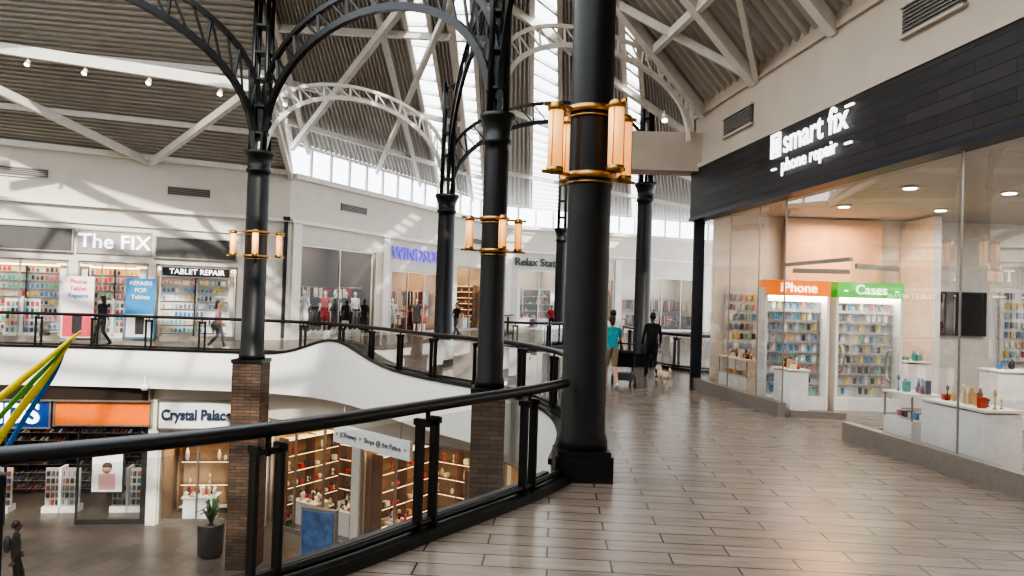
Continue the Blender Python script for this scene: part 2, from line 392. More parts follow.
def fillwall(s, O, e, m, w, z0, hh, style, pal, rows, dens=.75):
    P_ = PAL[pal]; fx = M['wood'] if pal in ('warm','cloth') else M['shelf']
    def q(u,t,z): p = O+e*u+m*t; return V((p.x,p.y,z))
    if w < .8: return
    if style == 'pegs':
        s.box(q(w/2,.06,z0+hh/2+.1), (w-.3,.06,hh), M['pegw'], d=e)
        for r in range(rows):
            z = z0+.25+r*hh/rows; x = .35; run = random.choice(P_); same = 0
            s.box(q(w/2,.14,z-.02), (w-.4,.14,.012), M['shelf'], d=e)
            while x < w-.3:
                if same <= 0: run = random.choice(P_); same = random.randint(1,4)
                same -= 1
                bh = random.uniform(.42,.58)*hh/rows
                if random.random() < .9: s.box(q(x,.20+random.uniform(-.03,.03),z+bh/2), (random.uniform(.07,.10),.05,bh), run, d=e)
                x += .155
        k = max(2,int(w/1.3))
        for i in range(k+1): s.box(q(.2+(w-.4)*i/k,.14,z0+hh/2+.1),(.05,.26,hh+.15),M['dark'] if i%2 else M['shelf'],d=e)
        s.box(q(w/2,.2,z0+hh+.2),(w-.3,.35,.05),M['glow'],d=e)
    elif style == 'shoes':
        s.box(q(w/2,.06,z0+hh/2+.1), (w-.3,.06,hh), M['dark'], d=e)
        for r in range(rows):
            z = z0+.2+r*hh/rows
            s.box(q(w/2,.2,z), (w-.4,.25,.02), M['steel'], d=e); x = .3
            while x < w-.25:
                if random.random() < .92:
                    c_ = random.choice(P_); s.box(q(x,.2,z+.035),(.09,.24,.05),c_,d=e); s.box(q(x,.14,z+.08),(.085,.11,.07),c_,d=e)
                x += .15
        k = max(2,int(w/1.3))
        for i in range(k+1): s.box(q(.2+(w-.4)*i/k,.16,z0+hh/2+.1),(.06,.3,hh+.15),M['dark'],d=e)
    elif style == 'clothes':
        for zz,ln in ((z0+1.15,.85),(z0+2.3,.9)):
            s.tube([q(.3,.3,zz),q(w-.3,.3,zz)],.02,M['steel'],6)
            x = .4
            while x < w-.4:
                if random.random() < .45:
                    m_=random.choice(P_); l=ln*random.uniform(.7,1)
                    s.box(q(x+.18,.28,zz-.08-l/2),(.36,.07,l),m_,d=e); s.box(q(x+.18,.28,zz-.18),(.56,.07,.18),m_,d=e); s.box(q(x+.18,.28,zz-.02),(.1,.04,.08),m_,d=e); x += .68
                else:
                    for j in range(random.randint(3,7)):
                        m_=random.choice(P_); l = ln*random.uniform(.75,1)
                        s.box(q(x,.3,zz-.05-l/2),(.05,.42,l),m_,d=e); x += .075
                    x += .12
    else:
        for r in range(rows+1):
            z = z0+.15+r*hh/rows
            s.box(q(w/2,.25,z), (w-.4,.4,.025), M['glass'] if pal=='jewel' and 0<r<rows else fx, d=e)
            if r < rows:
                x = .3
                while x < w-.3:
                    bw = random.uniform(.10,.2)
                    if random.random() < dens:
                        bh = random.uniform(.22,.55)*hh/rows; m_=random.choice(P_); g_=random.random()
                        if g_<.45: s.lathe(q(x+bw/2,.28,z+.015),[(bw*.25,0),(bw*.42,bh*.3),(bw*.36,bh*.7),(bw*.12,bh)],m_,8)
                        elif g_<.8: s.lathe(q(x+bw/2,.28,z+.015),[(bw*.4,0),(bw*.12,bh*.2),(bw*.1,bh*.55),(bw*.3,bh*.8),(bw*.2,bh)],m_,8)
                        else: s.box(q(x+bw/2,.28,z+.015+bh*.3), (bw*.9,.16,bh*.6), m_, d=e)
                    x += bw*1.25
            if pal in ('warm','jewel') and r: s.box(q(w/2,.44,z-.02),(w-.5,.015,.012),M['glow'],d=e)
        for x in np.linspace(.2, w-.2, max(2, int(w/1.2)+1)):
            s.box(q(x,.24,z0+hh/2+.1), (.05 if pal!='jewel' else .03,.42,hh+.2), fx if pal!='jewel' else M['wood'], d=e)

WC = [0]
def bay(P, d, n, a, c, z0, zt, depth, wallm, pal, style='shelves', rows=5, light=30, lcol=(1,.86,.68), mull=3, frame='steel', door=None, sides=True, dens=.75, table=True):
    w = c-a; WC[0] += 1
    b = MB('wall_shop_interior_%d' % WC[0])
    def pt(s, t, z): q = P+d*s+n*t; return V((q.x,q.y,z))
    t0 = .3
    b.poly([pt(a,depth,z0),pt(c,depth,z0),pt(c,depth,zt+.4),pt(a,depth,zt+.4)], wallm)
    b.poly([pt(a,t0,z0),pt(a,depth,z0),pt(a,depth,zt+.4),pt(a,t0,zt+.4)], wallm)
    b.poly([pt(c,t0,z0),pt(c,depth,z0),pt(c,depth,zt+.4),pt(c,t0,zt+.4)], wallm)
    b.poly([pt(a,t0,zt+.4),pt(c,t0,zt+.4),pt(c,depth,zt+.4),pt(a,depth,zt+.4)], M['intgrey'])
    k = int(w/1.3)+1
    for i in range(k):
        for tt in (.35, .7):
            b.lathe(pt(a+(i+.5)*w/k, t0+(depth-t0)*tt, zt+.37), [(.08,-.02),(.08,.0)], M['downl'], 10)
    b.done(normals=False)
    names = dict(shelves='gift_display_shelving',pegs='accessory_display_wall',clothes='clothing_racks',shoes='shoe_wall_display')
    s = MB(names[style]); pal_ = PAL[pal]; hh = min(zt-.35, z0+2.6)-z0
    fillwall(s, pt(a,depth-.02,0), d, -n, w, z0, hh, style, pal, rows, dens)
    if sides:
        fillwall(s, pt(a+.02,t0,0), n, d, depth-t0-.45, z0, hh, style, pal, rows, dens)
        fillwall(s, pt(c-.02,t0,0), n, -d, depth-t0-.45, z0, hh, style, pal, rows, dens)
    if style in ('pegs','shoes') and depth > 2:
        nst = max(1,int(w/2))
        for i in range(nst):
            sx = a+(i+.5)*w/nst; st = t0+(depth-t0)*.35
            s.box(pt(sx,st,z0+.75),(.08,.5,1.5),M['shelf'],d=d); s.box(pt(sx,st,z0+.1),(1.1,.5,.2),M['shelf'],d=d)
            s.box(pt(sx,st,z0+.8),(1.1,.04,1.3),M['pegw'] if style=='pegs' else M['intgrey'],d=d)
            for rr in range(5):
                for cc in range(7):
                    s.box(pt(sx-.45+cc*.15,st-.06,z0+.3+rr*.24),(.09,.05,.15),random.choice(pal_),d=d)
    elif style == 'clothes' and table:
        kk=max(1,int(w/2.2))
        for i in range(kk):
            sx=a+(i+.5)*w/kk; st=t0+(depth-t0)*.5
            s.box(pt(sx,st,z0+.74),(1.2,.6,.05),M['wood'],d=d)
            for qx in (-.55,.55):
                for qy in (-.25,.25): s.box(pt(sx+qx,st+qy,z0+.36),(.05,.05,.72),M['wood'],d=d)
            for j in range(4):
                for k in range(random.randint(1,4)): s.box(pt(sx-.42+j*.28,st,z0+.79+k*.05),(.24,.3,.045),random.choice(pal_),d=d)
    elif style == 'shelves':
        nst = max(1, int(w/1.3))
        for i in range(nst):
            sx = a+(i+.5)*w/nst; st = t0+(depth-t0)*.25
            s.box(pt(sx, st, z0+.36), (1.0,.6,.72), M['shelf'], d=d); s.box(pt(sx, st, z0+.74), (1.1,.7,.05), M['intw'], d=d)
            for j in range(16):
                m_ = random.choice(pal_); q = pt(sx-.48+j*.062, st+random.uniform(-.25,.25), z0+.765)
                if random.random()<.4: s.lathe(q,[(.05,0),(.055,.03),(.03,.08),(.05,.16),(.055,.22),(.02,.27)],m_,8)
                else: s.lathe(q,[(.06,0),(.085,.03),(.075,.08),(.03,.11)],m_,8)
    s.done()
    g = MB('window_%d' % WC[0]); seg = w/mull
    for i in range(mull):
        if door == i: continue
        a1, c1 = a+i*seg, a+(i+1)*seg
        g.poly([pt(a1,.12,z0+.1),pt(c1,.12,z0+.1),pt(c1,.12,zt),pt(a1,.12,zt)], M['glass'])
        g.box(pt((a1+c1)/2,.12,z0+.07), (seg,.08,.14), M[frame], d=d)
    for i in range(mull+1):
        g.box(pt(min(max(a+i*seg,a+.03),c-.03),.12,(z0+zt)/2), (.05,.08,zt-z0), M[frame], d=d)
    g.box(pt((a+c)/2,.12,zt-.04), (w,.08,.08), M[frame], d=d)
    g.done(normals=False)
    ld = bpy.data.lights.new('shop_light', 'AREA'); ld.shape = 'RECTANGLE'; ld.size = w*.8; ld.size_y = (depth-t0)*.7
    ld.energy = light*w; ld.color = lcol
    lo = bpy.data.objects.new('shop_ceiling_light', ld); S.collection.objects.link(lo)
    lo.location = pt((a+c)/2, (depth+t0)/2, zt+.3); lo.rotation_euler = (0,0,math.atan2(d.y,d.x))

A, B, C, D = (-24,22), (-9.3,29.8), (-.9,47.5), (16,55)
P, d, n, L, _ = wall_line('wall_west', A, B, 0, 6.95, [(3,8.9,2.9),(9.2,11.5,2.9),(11.75,14.7,2.9)], M['cream'])
bay(P,d,n,3,8.9,0,2.9,3.2,M['intgrey'],'fix','pegs',light=24,lcol=(1,.95,.88),mull=4,rows=8)
bay(P,d,n,9.2,11.5,0,2.9,3.2,M['intgrey'],'fix','pegs',light=24,lcol=(1,.95,.88),mull=3,door=1,rows=8)
bay(P,d,n,11.75,14.7,0,2.9,1.2,M['intw'],'phone','pegs',light=15,lcol=(1,.97,.92),mull=2,rows=8,sides=False)
def wp(P,d,n,s,t,z): q = P+d*s+n*t; return V((q.x,q.y,z))
def signbox(name, P,d,n,a,c,za,zb,m,off=-.06,th=.12):
    b = MB(name); b.box(wp(P,d,n,(a+c)/2,off,(za+zb)/2), (c-a,th,zb-za), m, d=d)
    fr=M['steel']
    for z in (za,zb): b.box(wp(P,d,n,(a+c)/2,off-.02,z), (c-a+.08,th+.04,.05), fr, d=d)
    for s in (a,c): b.box(wp(P,d,n,s,off-.02,(za+zb)/2), (.05,th+.04,zb-za), fr, d=d)
    return b.done()
signbox('sign_panel',P,d,n,5.2,9.0,3.2,4.05,M['vent'])
signbox('sign_panel',P,d,n,11.7,14.6,3.15,3.95,M['vent'])
signbox('sign_panel',P,d,n,9.15,11.55,3.2,4.05,M['intgrey'],off=-.02,th=.04)
text('shop_sign_letters','The FIX',wp(P,d,n,10.35,-.10,3.62),d,.72,M['ltext'],bold=.006)
signbox('sign_panel',P,d,n,11.95,14.4,2.45,2.82,M['dark'],off=-.02,th=.05)
text('sign_letters','TABLET REPAIR',wp(P,d,n,13.2,-.08,2.64),d,.29,M['ltext'])
def vent(name,P,d,n,s,z,w,h):
    b = MB(name); b.box(wp(P,d,n,s,-.02,z),(w,.04,h),M['vent'],d=d)
    k = int(h/.06)
    for i in range(k): b.box(wp(P,d,n,s,-.05,z-h/2+(i+.5)*h/k),(w-.06,.02,.012),M['steel'],d=d)
    for zz in (z-h/2,z+h/2): b.box(wp(P,d,n,s,-.05,zz),(w+.06,.04,.03),M['cream'],d=d)
    return b.done()
vent('air_vent',P,d,n,7.3,5.95,1.7,.34); vent('air_vent',P,d,n,12.8,5.75,1.5,.34)
b = MB('trim_west_cornice')
b.box(wp(P,d,n,L/2,-.1,4.95),(L,.2,.14),M['white'],d=d); b.box(wp(P,d,n,L/2,-.14,6.9),(L,.35,.2),M['white'],d=d)
b.box(wp(P,d,n,L/2,-.05,4.3),(L,.1,.08),M['white'],d=d); b.done()
b = MB('trim_dark_pilaster'); b.box(wp(P,d,n,L-.15,-.1,2.5),(.12,.2,4.8),M['dark'],d=d); b.box(wp(P,d,n,L-.15,-.1,5.0),(.26,.3,.16),M['dark'],d=d); b.done()

P2, d2, n2, L2, _ = wall_line('wall_north_west', B, C, 0, 6.85, [(.8,6.1,4.05),(7.45,12.2,3.3),(14.1,17.5,3.9)], M['cream'])
bay(P2,d2,n2,.8,6.1,0,4.05,3,M['intdark'],'cloth','clothes',light=42,mull=2,table=False)
bay(P2,d2,n2,7.45,12.2,0,3.3,3.4,M['intwarm'],'cloth','clothes',light=48,mull=3,door=1)
bay(P2,d2,n2,14.1,17.5,0,3.9,3,M['intwarm'],'warm',light=40,mull=2,rows=7)
text('shop_sign_letters','WINDSOR',wp(P2,d2,n2,9.7,-.1,4.15),d2,.9,M['vtext'],bold=.008,xs=1.15)
vent('air_vent',P2,d2,n2,4.2,5.95,1.9,.35); vent('air_vent',P2,d2,n2,16,5.5,1.9,.35)
b = MB('trim_north_west_cornice')
b.box(wp(P2,d2,n2,L2/2,-.1,4.95),(L2,.2,.16),M['white'],d=d2); b.box(wp(P2,d2,n2,L2/2,-.14,6.8),(L2,.35,.22),M['white'],d=d2)
for s in (.4,6.8,13.1,18.4): b.box(wp(P2,d2,n2,s,-.06,2.45),(.5,.12,4.9),M['white'],d=d2)
b.done()
P3, d3, n3, L3, _ = wall_line('wall_north', C, D, 0, 6.85, [(1.36,4.6,4.0),(6.2,8.8,3.6),(9.6,16.5,3.9)], M['cream'])
bay(P3,d3,n3,1.36,4.6,0,4.0,3,M['intgrey'],'mix',light=30,mull=2)
bay(P3,d3,n3,6.2,8.8,0,3.6,3,M['intwarm'],'jewel',light=40,mull=2)
bay(P3,d3,n3,9.6,16.5,0,3.9,3,M['intgrey'],'cloth','clothes',light=30,mull=4)
text('shop_sign_letters','Relax Station',wp(P3,d3,n3,3.1,-.1,4.5),d3,.75,M['dtext'],bold=.006)
b = MB('trim_north_cornice')
b.box(wp(P3,d3,n3,L3/2,-.1,5.2),(L3,.2,.16),M['white'],d=d3); b.box(wp(P3,d3,n3,L3/2,-.14,6.8),(L3,.35,.22),M['white'],d=d3)
for s in (.6,5.4,9.2,17): b.box(wp(P3,d3,n3,s,-.06,2.5),(.5,.12,5),M['white'],d=d3)
b.done()

def clerestory(name,P,d,n,L,z0,z1):
    b = MB(name); k = int(L/1.3)
    for i in range(k+1): b.box(wp(P,d,n,i*L/k,.1,(z0+z1)/2),(.1,.1,z1-z0),M['steelw'],d=d)
    for z in (z0,z1): b.box(wp(P,d,n,L/2,.1,z),(L,.14,.12),M['steelw'],d=d)
    b.poly([wp(P,d,n,0,.1,z0),wp(P,d,n,L,.1,z0),wp(P,d,n,L,.1,z1),wp(P,d,n,0,.1,z1)],M['skyglass'])
    b.done(normals=False)
clerestory('window_clerestory_west',P2,d2,n2,L2,6.85,8.2)
clerestory('window_clerestory_north',P3,d3,n3,L3,6.85,8.2)

# ------------------------------------------------------------ roof
def corr(name, p0, p1, p2, p3, pitch=.32, gaps=(), depth=.07, m=None):
    m = m or M['deck']
    p0,p1,p2,p3 = map(V,(p0,p1,p2,p3)); b = MB(name); i = b.mi(m)
    W = max((p1-p0).length,(p2-p3).length); n = int(W/pitch)
    nr = (p1-p0).cross(p3-p0).normalized()
    if nr.z < 0: nr = -nr
    pr = [(0,0),(.35,0),(.5,1),(.85,1)]
    us = [((k+f)/n, h) for k in range(n) for f,h in pr]+[(1,0)]
    prev = None
    for u,h in us:
        ing = any(a <= u <= c for a,c in gaps)
        a_ = b.bm.verts.new(p0.lerp(p1,u)+nr*depth*h); c_ = b.bm.verts.new(p3.lerp(p2,u)+nr*depth*h)
        if prev and not ing:
            f = b.bm.faces.new((prev[0],a_,c_,prev[1])); f.material_index = i
        prev = None if ing else (a_,c_)
    for a,c in gaps:
        q = [p0.lerp(p1,a),p0.lerp(p1,c),p3.lerp(p2,c),p3.lerp(p2,a)]
        b.poly(q, M['skyglass'])
        b.beam(q[0],q[3],.14,.2,M['steelw']); b.beam(q[1],q[2],.14,.2,M['steelw'])
        k = int((q[3]-q[0]).length/1.3)
        for j in range(1,k): b.beam(q[0].lerp(q[3],j/k),q[1].lerp(q[2],j/k),.08,.12,M['steelw'])
    return b.done(normals=False)
ZI = 10.6
a0 = V((-26,20.9,6.95)); a1 = V((-9.3,29.8,6.95)); i0 = V((-26,17.8,ZI)); i1 = V((-7.15,19,ZI))
corr('ceiling_west_deck', i0, a0, a1, i1, pitch=.28, depth=.09)
b1 = V((-9.3,29.8,8.2)); c1 = V((-.9,47.5,8.2)); i2 = V((-.38,13.5,ZI-.4))
corr('ceiling_north_west_deck', b1, c1, i2, i1, pitch=.34, depth=.09, gaps=[(.60,.70),(.78,.88)])
d1 = V((16,55,8.2)); e1 = V((4.25,17,7.0))
corr('ceiling_north_deck', c1, d1, e1, i2, gaps=[(.12,.24),(.55,.64)])
w0 = V((6.93,-4,6.6)); w1 = V((4.25,17,6.6)); i3 = V((2.4,-4,ZI-1.8))
corr('ceiling_east_deck', w1, w0, i3, i2, pitch=.3, depth=.09)
b = MB('ceiling_gable_glazing'); b.poly([a1,i1,b1],M['skyglass']); b.beam(a1,i1,.15,.25,M['steelw']); b.beam(b1,i1,.15,.25,M['steelw'])
for t in (.15,.3,.45,.6,.75): b.beam(a1.lerp(i1,t),b1.lerp(i1,t),.08,.08,M['steelw'])
b.done(normals=False)
b = MB('ceiling_east_end'); b.poly([w1,e1,(14,18,7.0),(14,18,6.0),(4.25,17,6.0)],M['wallup']); b.poly([e1,d1,(20,50,7),(20,18,7)],M['deck']); b.done(normals=False)
b = MB('skylight_roof')
sk = [i0, i1, i2, i3, V((-26,-4,ZI-1.8))]
b.poly(sk, M['skyglass'])
for k in range(9):
    t = k/8; b.beam(i0.lerp(sk[4],t), i2.lerp(i3,t), .16,.3,M['steelw'])
for k in range(14):
    t = k/13; b.beam(i0.lerp(i2,t), sk[4].lerp(i3,t), .12,.2,M['steelw'])
b.beam(i0,i1,.2,.35,M['steelw']); b.beam(i1,i2,.2,.35,M['steelw']); b.beam(i2,i3,.2,.35,M['steelw'])
b.done(normals=False)

b = MB('ceiling_white_beams'); w = M['steelw']
dn = V((0,0,-.22))
def bb(p,q,a=.16,h=.26): b.beam(V(p)+dn, V(q)+dn, a, h, w)
valley = V((-13.9,27.35,6.95))
H0 = V((-16.2,21.2,9.25)); H1 = V((-6.5,20.7,7.95))
bb(valley, (-7.3,20.5,8.2)); bb(valley, (-16.0,21.0,8.2)); bb(H0,H1,.18,.32)
bb((-24,22,7.2),(-16.0,20.8,9.0)); bb(a1,(-7.3,20.5,8.4))
for t in (.3,.62): bb(a0.lerp(i0,t)+V((0,0,-.05)), a1.lerp(i1,t)+V((0,0,-.05)), .12,.18)
for t in (.22,.5,.78): bb(b1.lerp(i1,t), c1.lerp(i2,t), .14,.2)
bb(b1, i2,.16,.26); bb(b1.lerp(c1,.3), i2,.14,.22)
for t in (0.05,.5,.8): bb(b1.lerp(c1,t), i1.lerp(i2,t), .14,.22)
for t in (.3,.6,.85): bb(c1.lerp(i2,t), d1.lerp(e1,t), .12,.2)
for t in (.3,.65): bb(w1.lerp(i2,t), w0.lerp(i3,t), .12,.18)
for t in (0.02,.14,.27,.4,.55,.7): bb(w1.lerp(w0,t), i2.lerp(i3,t), .16,.24)
for t in (.02,.27):
    p=w1.lerp(w0,t); q=i2.lerp(i3,t); m_=p.lerp(q,.5)
    bb(w1.lerp(w0,t+.125), m_,.1,.16); bb(w1.lerp(w0,t+.125), w1.lerp(w0,t+.25).lerp(i2.lerp(i3,t+.25),.5),.1,.16)
b.done()

def spot(name, loc, d=(0,-.5,-.85)):
    b = MB(name); p = V(loc); q = V(d).normalized()
    b.tube([p+V((0,0,.14)),p],.02,M['steelw'],6); b.tube([p-q*.06,p+q*.12],[.05,.08],M['white'],10)
    b.tube([p+q*.121,p+q*.125],[.065,.065],M['downl'],10); b.done()
for t in (.18,.36,.56,.78,.98):
    spot('spotlight', H0.lerp(H1,t)+V((0,0,-.5)))
spot('spotlight',(2.0,16.6,6.3)); spot('spotlight',(3.4,16.6,6.3))
b = MB('ceiling_bulkhead'); b.box((2.95,16.9,5.55),(2.9,.6,.8),M['wallup']); b.box((2.95,16.9,5.1),(3.0,.7,.1),M['wallup']); b.done()

# ------------------------------------------------------------ right hand shop
def xr(y): return 6.42-.1277*y
dr = V((.1267,-.992,0)); nr = V((-.992,-.1267,0))
def rp(y,t,z): return V((xr(y),y,0))+(-nr)*t+V((0,0,z))
def rbox(b,ya,yb,za,zb,t0,t1,m):
    p = (rp(ya,(t0+t1)/2,0)+rp(yb,(t0+t1)/2,0))/2
    b.box((p.x,p.y,(za+zb)/2),(abs(yb-ya)/.992,abs(t1-t0),zb-za),m,d=dr)
b = MB('wall_east_upper'); rbox(b,-4,17,5.12,6.75,0,.3,M['wallup']); rbox(b,-4,17.02,5.12,5.22,-.12,.0,M['wallup'])
rbox(b,-4,17.02,6.35,6.45,-.06,0,M['wallup']); b.done()
b = MB('sign_band'); b.box((0,0,0),(21/.992,.25,1.12),M['band'])
o = b.done(); o.matrix_world = Matrix.Translation(rp(6.5,.03,4.56)) @ Matrix((dr, V((-dr.y,dr.x,0)), V((0,0,1)))).transposed().to_4x4()
b = MB('trim_sign_band_edge'); rbox(b,-4,17,3.93,4.0,-.13,.2,M['bluedark']); rbox(b,16.92,17.0,0,4.0,.0,.25,M['bluedark']); b.done()
def rvent(y,z,w,h):
    b = MB('air_vent'); rbox(b,y-w/2,y+w/2,z-h/2,z+h/2,-.04,0,M['vent'])
    for i in range(8): rbox(b,y-w/2+.03,y+w/2-.03,z-h/2+(i+.45)*h/8,z-h/2+(i+.6)*h/8,-.06,-.04,M['steel'])
    for zz in (z-h/2,z+h/2): rbox(b,y-w/2-.03,y+w/2+.03,zz-.02,zz+.02,-.07,0,M['wallup'])
    b.done()
rvent(14.7,5.75,1.3,.4); rvent(9.1,5.85,1.1,.42)
par = MB('shop_sign')
for (ya,yb,za,zb) in ((13.02,12.97,4.66,5.06),(12.75,12.70,4.66,5.06),(13.02,12.70,5.02,5.07),(13.02,12.70,4.64,4.69)):
    rbox(par,yb,ya,za,zb,-.16,-.12,M['ltext'])
rbox(par,12.82,12.9,4.72,4.98,-.16,-.12,M['ltext'])
rbox(par,12.98,12.84,4.42,4.45,-.16,-.12,M['ltext']); rbox(par,10.74,10.58,4.42,4.45,-.16,-.12,M['ltext'])
rbox(par,10.75,10.55,4.98,5.01,-.16,-.12,M['ltext'])
so = par.done()
text('letters_main','smart fix',rp(11.62,-.15,4.84),dr,.58,M['ltext'],parent=so,bold=.006,xs=.93,extrude=.012)
text('letters_sub','phone repair',rp(11.78,-.15,4.44),dr,.32,M['ltext'],parent=so,bold=.003,xs=1.02,extrude=.012)

b = MB('window_phone_shop')
panels = [(17,15.2),(15.2,13.9),(13.9,12.9),(10.93,8.7),(8.7,6.4),(6.4,4.1),(4.1,1.8)]
for ya,yb in panels:
    b.poly([rp(ya,.12,.26),rp(yb,.12,.26),rp(yb,.12,3.95),rp(ya,.12,3.95)],M['shopglass'])
    rbox(b,yb,ya,0,.26,.04,.2,M['steel'])
    rbox(b,yb-.010,yb+.010,.26,3.95,.11,.13,M['steel'])
b.poly([rp(12.9,.12,2.75),rp(10.93,.12,2.75),rp(10.93,.12,3.95),rp(12.9,.12,3.95)],M['shopglass'])
rbox(b,10.93,12.9,2.7,2.76,.09,.15,M['steel'])
b.done(normals=False)
for yh, sgn in ((12.85,1),(10.98,-1)):
    dd = MB('door_%d' % (1 if sgn>0 else 2)); q = rp(yh,.24,0)
    e = (-nr*.93 + (dr if sgn>0 else -dr)*.30).normalized()*.95
    dd.poly([q+V((0,0,.05)),q+e+V((0,0,.05)),q+e+V((0,0,2.68)),q+V((0,0,2.68))],M['glass'])
    dd.beam(q+V((0,0,.08)),q+e+V((0,0,.08)),.05,.12,M['steel']); dd.beam(q+V((0,0,2.63)),q+e+V((0,0,2.63)),.05,.08,M['steel'])
    hp = q+e*.86; s_ = dr*(.08 if sgn>0 else -.08)
    dd.tube([hp+V((0,0,.85)),hp+s_+V((0,0,.9)),hp+s_*1.6+V((0,0,1.1)),hp+s_+V((0,0,1.3)),hp+V((0,0,1.35))],.016,M['steel'],8)
    dd.done(normals=False)
b = MB('wall_phone_shop_interior'); X1 = 13.5
b.poly([(4.6,16.6,0),(X1,16.6,0),(X1,16.6,4.1),(4.6,16.6,4.1)],M['intw'])
b.poly([(X1,16.6,0),(X1,0,0),(X1,0,4.1),(X1,16.6,4.1)],M['intw'])
b.poly([(6.5,1.0,0),(X1,1.0,0),(X1,1.0,4.1),(6.5,1.0,4.1)],M['intw'])
b.box((7.3,16.45,3.2),(2.2,.15,1.6),M['peach'])
b.box((9.0,15.9,2.0),(.16,1.3,4.0),M['intw'])
b.done(normals=False)
b = MB('ceiling_phone_shop'); b.poly([rp(17,.25,4.05),rp(1,.25,4.05),(X1,1,4.05),(X1,16.6,4.05)],M['intceil'])
for x,y in ((7,8),(8.4,8.4),(7.4,10),(9,10.2),(6.6,12),(8.4,12.2),(10.4,11.8),(6.6,14.4),(8.6,14.5),(10.6,14.4),(11,9)):
    b.lathe((x,y,4.02),[(.14,0),(.14,.02)],M['white'],16); b.lathe((x,y,4.005),[(.10,0),(.10,.01)],M['downl'],16)
b.done(normals=False)
def area(name,loc,sx,sy,e,col=(1,1,1),rot=(0,0,0)):
    ld = bpy.data.lights.new(name,'AREA'); ld.shape='RECTANGLE'; ld.size=sx; ld.size_y=sy; ld.energy=e; ld.color=col
    o = bpy.data.objects.new(name,ld); S.collection.objects.link(o); o.location=loc; o.rotation_euler=rot; return o
area('phone_shop_ceiling_light',(9.2,9.5,3.95),6,10,600,(1,.965,.92))
area('phone_shop_warm_light',(7.1,15.6,3.9),1.2,.8,110,(1,.58,.30))

def display(name,x,y,w,head,label):
    b = MB(name); z1=2.35
    b.box((x,y+.2,z1/2),(w,.06,z1),M['shelf']); b.box((x,y,.12),(w,.42,.24),M['shelf'])
    for s in (-1,1): b.box((x+s*w/2,y,z1/2),(.05,.45,z1),M['shelf'])
    b.box((x,y-.02,z1),(w+.05,.47,.30),head)
    b.box((x,y-.0,z1-.17),(w,.44,.03),M['downl'])
    rows=9
    for r in range(rows):
        z=.30+r*(z1-.5)/rows
        b.box((x,y+.10,z+.145),(w-.08,.14,.008),M['steel'])
        nn=int((w-.1)/.118)
        for c_ in range(nn):
            if random.random()<.93:
                h=random.uniform(.11,.135); cx=x-w/2+.11+c_*.118; cy=y+.02+random.uniform(-.03,.03); m_=random.choice(PAL['phone'])
                b.box((cx,cy,z+h/2),(.062,.018,h),m_)
                b.box((cx-.012,cy-.012,z+h-.025),(.022,.008,.022),M['dark'])
    o=b.done()
    text('header_letters',label,(x,y-.28,z1),(1,0),.26,M['ltext'],parent=o,extrude=.01)
display('phone_case_display_rack',5.55,14.2,1.2,M['oranh'],'iPhone')
display('phone_case_display_rack',6.98,14.25,1.25,M['green'],'-  Cases  -')
def wallpegs(name,x0,x1,y,z0,z1):
    b=MB(name); b.box(((x0+x1)/2,y,(z0+z1)/2),(x1-x0,.05,z1-z0),M['pegw'])
    z=z0+.1
    while z<z1-.15:
        x=x0+.1
        while x<x1-.08:
            if random.random()<.9: b.box((x,y-.07,z+.07),(.07,.04,.13),random.choice(PAL['phone']))
            x+=.135
        z+=.22
    b.done()
wallpegs('accessory_display_wall',11.2,13.2,16.5,.9,2.5); wallpegs('accessory_display_wall',4.9,6.0,16.5,.9,2.4)
b=MB('wall_television'); b.box((10.0,16.52,1.95),(1.75,.08,1.0),M['dark']); b.box((10.0,16.475,1.95),(1.68,.01,.93),M['screen']); b.done()
def counter(name,x,y,w,dp,h,rz=0,goods='mix',n=14,case=False):
    b=MB(name); dd=V((math.cos(rz),math.sin(rz),0)); nn=V((-dd.y,dd.x,0)); c0=V((x,y,0))
    hb = h*.55 if case else h*.94
    b.box(c0+V((0,0,hb/2)),(w,dp,hb),M['shelf'],d=dd); b.box(c0+V((0,0,.04)),(w-.08,dp-.08,.08),M['steel'],d=dd)
    if case:
        for sx in (-1,1):
            for sy in (-1,1): b.box(c0+dd*sx*(w/2-.01)+nn*sy*(dp/2-.01)+V((0,0,(hb+h)/2)),(.02,.02,h-hb),M['steel'],d=dd)
        for k in range(int(w/.12)):
            b.box(c0+dd*(-w/2+.1+k*.12)+V((0,0,hb+.05)),(.07,.14,.08),random.choice(PAL[goods]),d=dd)
        b.poly([c0+dd*(-w/2)+nn*dp/2+V((0,0,hb)),c0+dd*w/2+nn*dp/2+V((0,0,hb)),c0+dd*w/2+nn*dp/2+V((0,0,h)),c0+dd*(-w/2)+nn*dp/2+V((0,0,h))],M['glass'])
        b.poly([c0+dd*(-w/2)-nn*dp/2+V((0,0,hb)),c0+dd*w/2-nn*dp/2+V((0,0,hb)),c0+dd*w/2-nn*dp/2+V((0,0,h)),c0+dd*(-w/2)-nn*dp/2+V((0,0,h))],M['glass'])
    b.box(c0+V((0,0,h-.015)),(w+.04,dp+.04,.03),M['white'],d=dd)
    for i in range(n):
        hh=random.uniform(.08,.24); q=c0+dd*((i+.5)/n-.5)*w*.9+nn*random.uniform(-.12,.12)+V((0,0,h)); m_=random.choice(PAL[goods]); r=min(.06,w/n*.42); g_=random.random()
        if g_<.3: b.box(q+V((0,0,hh*.4)),(r*2,.09,hh*.8),m_,d=dd)
        elif g_<.65: b.lathe(q,[(r*.7,0),(r,hh*.3),(r*.8,hh*.7),(r*.4,hh)],m_,8)
        else: b.lathe(q,[(r,0),(r*.3,hh*.15),(r*.25,hh*.6),(r*.8,hh*.8),(r*.5,hh)],m_,8)
    return b.done()
ra=math.atan2(dr.y,dr.x)
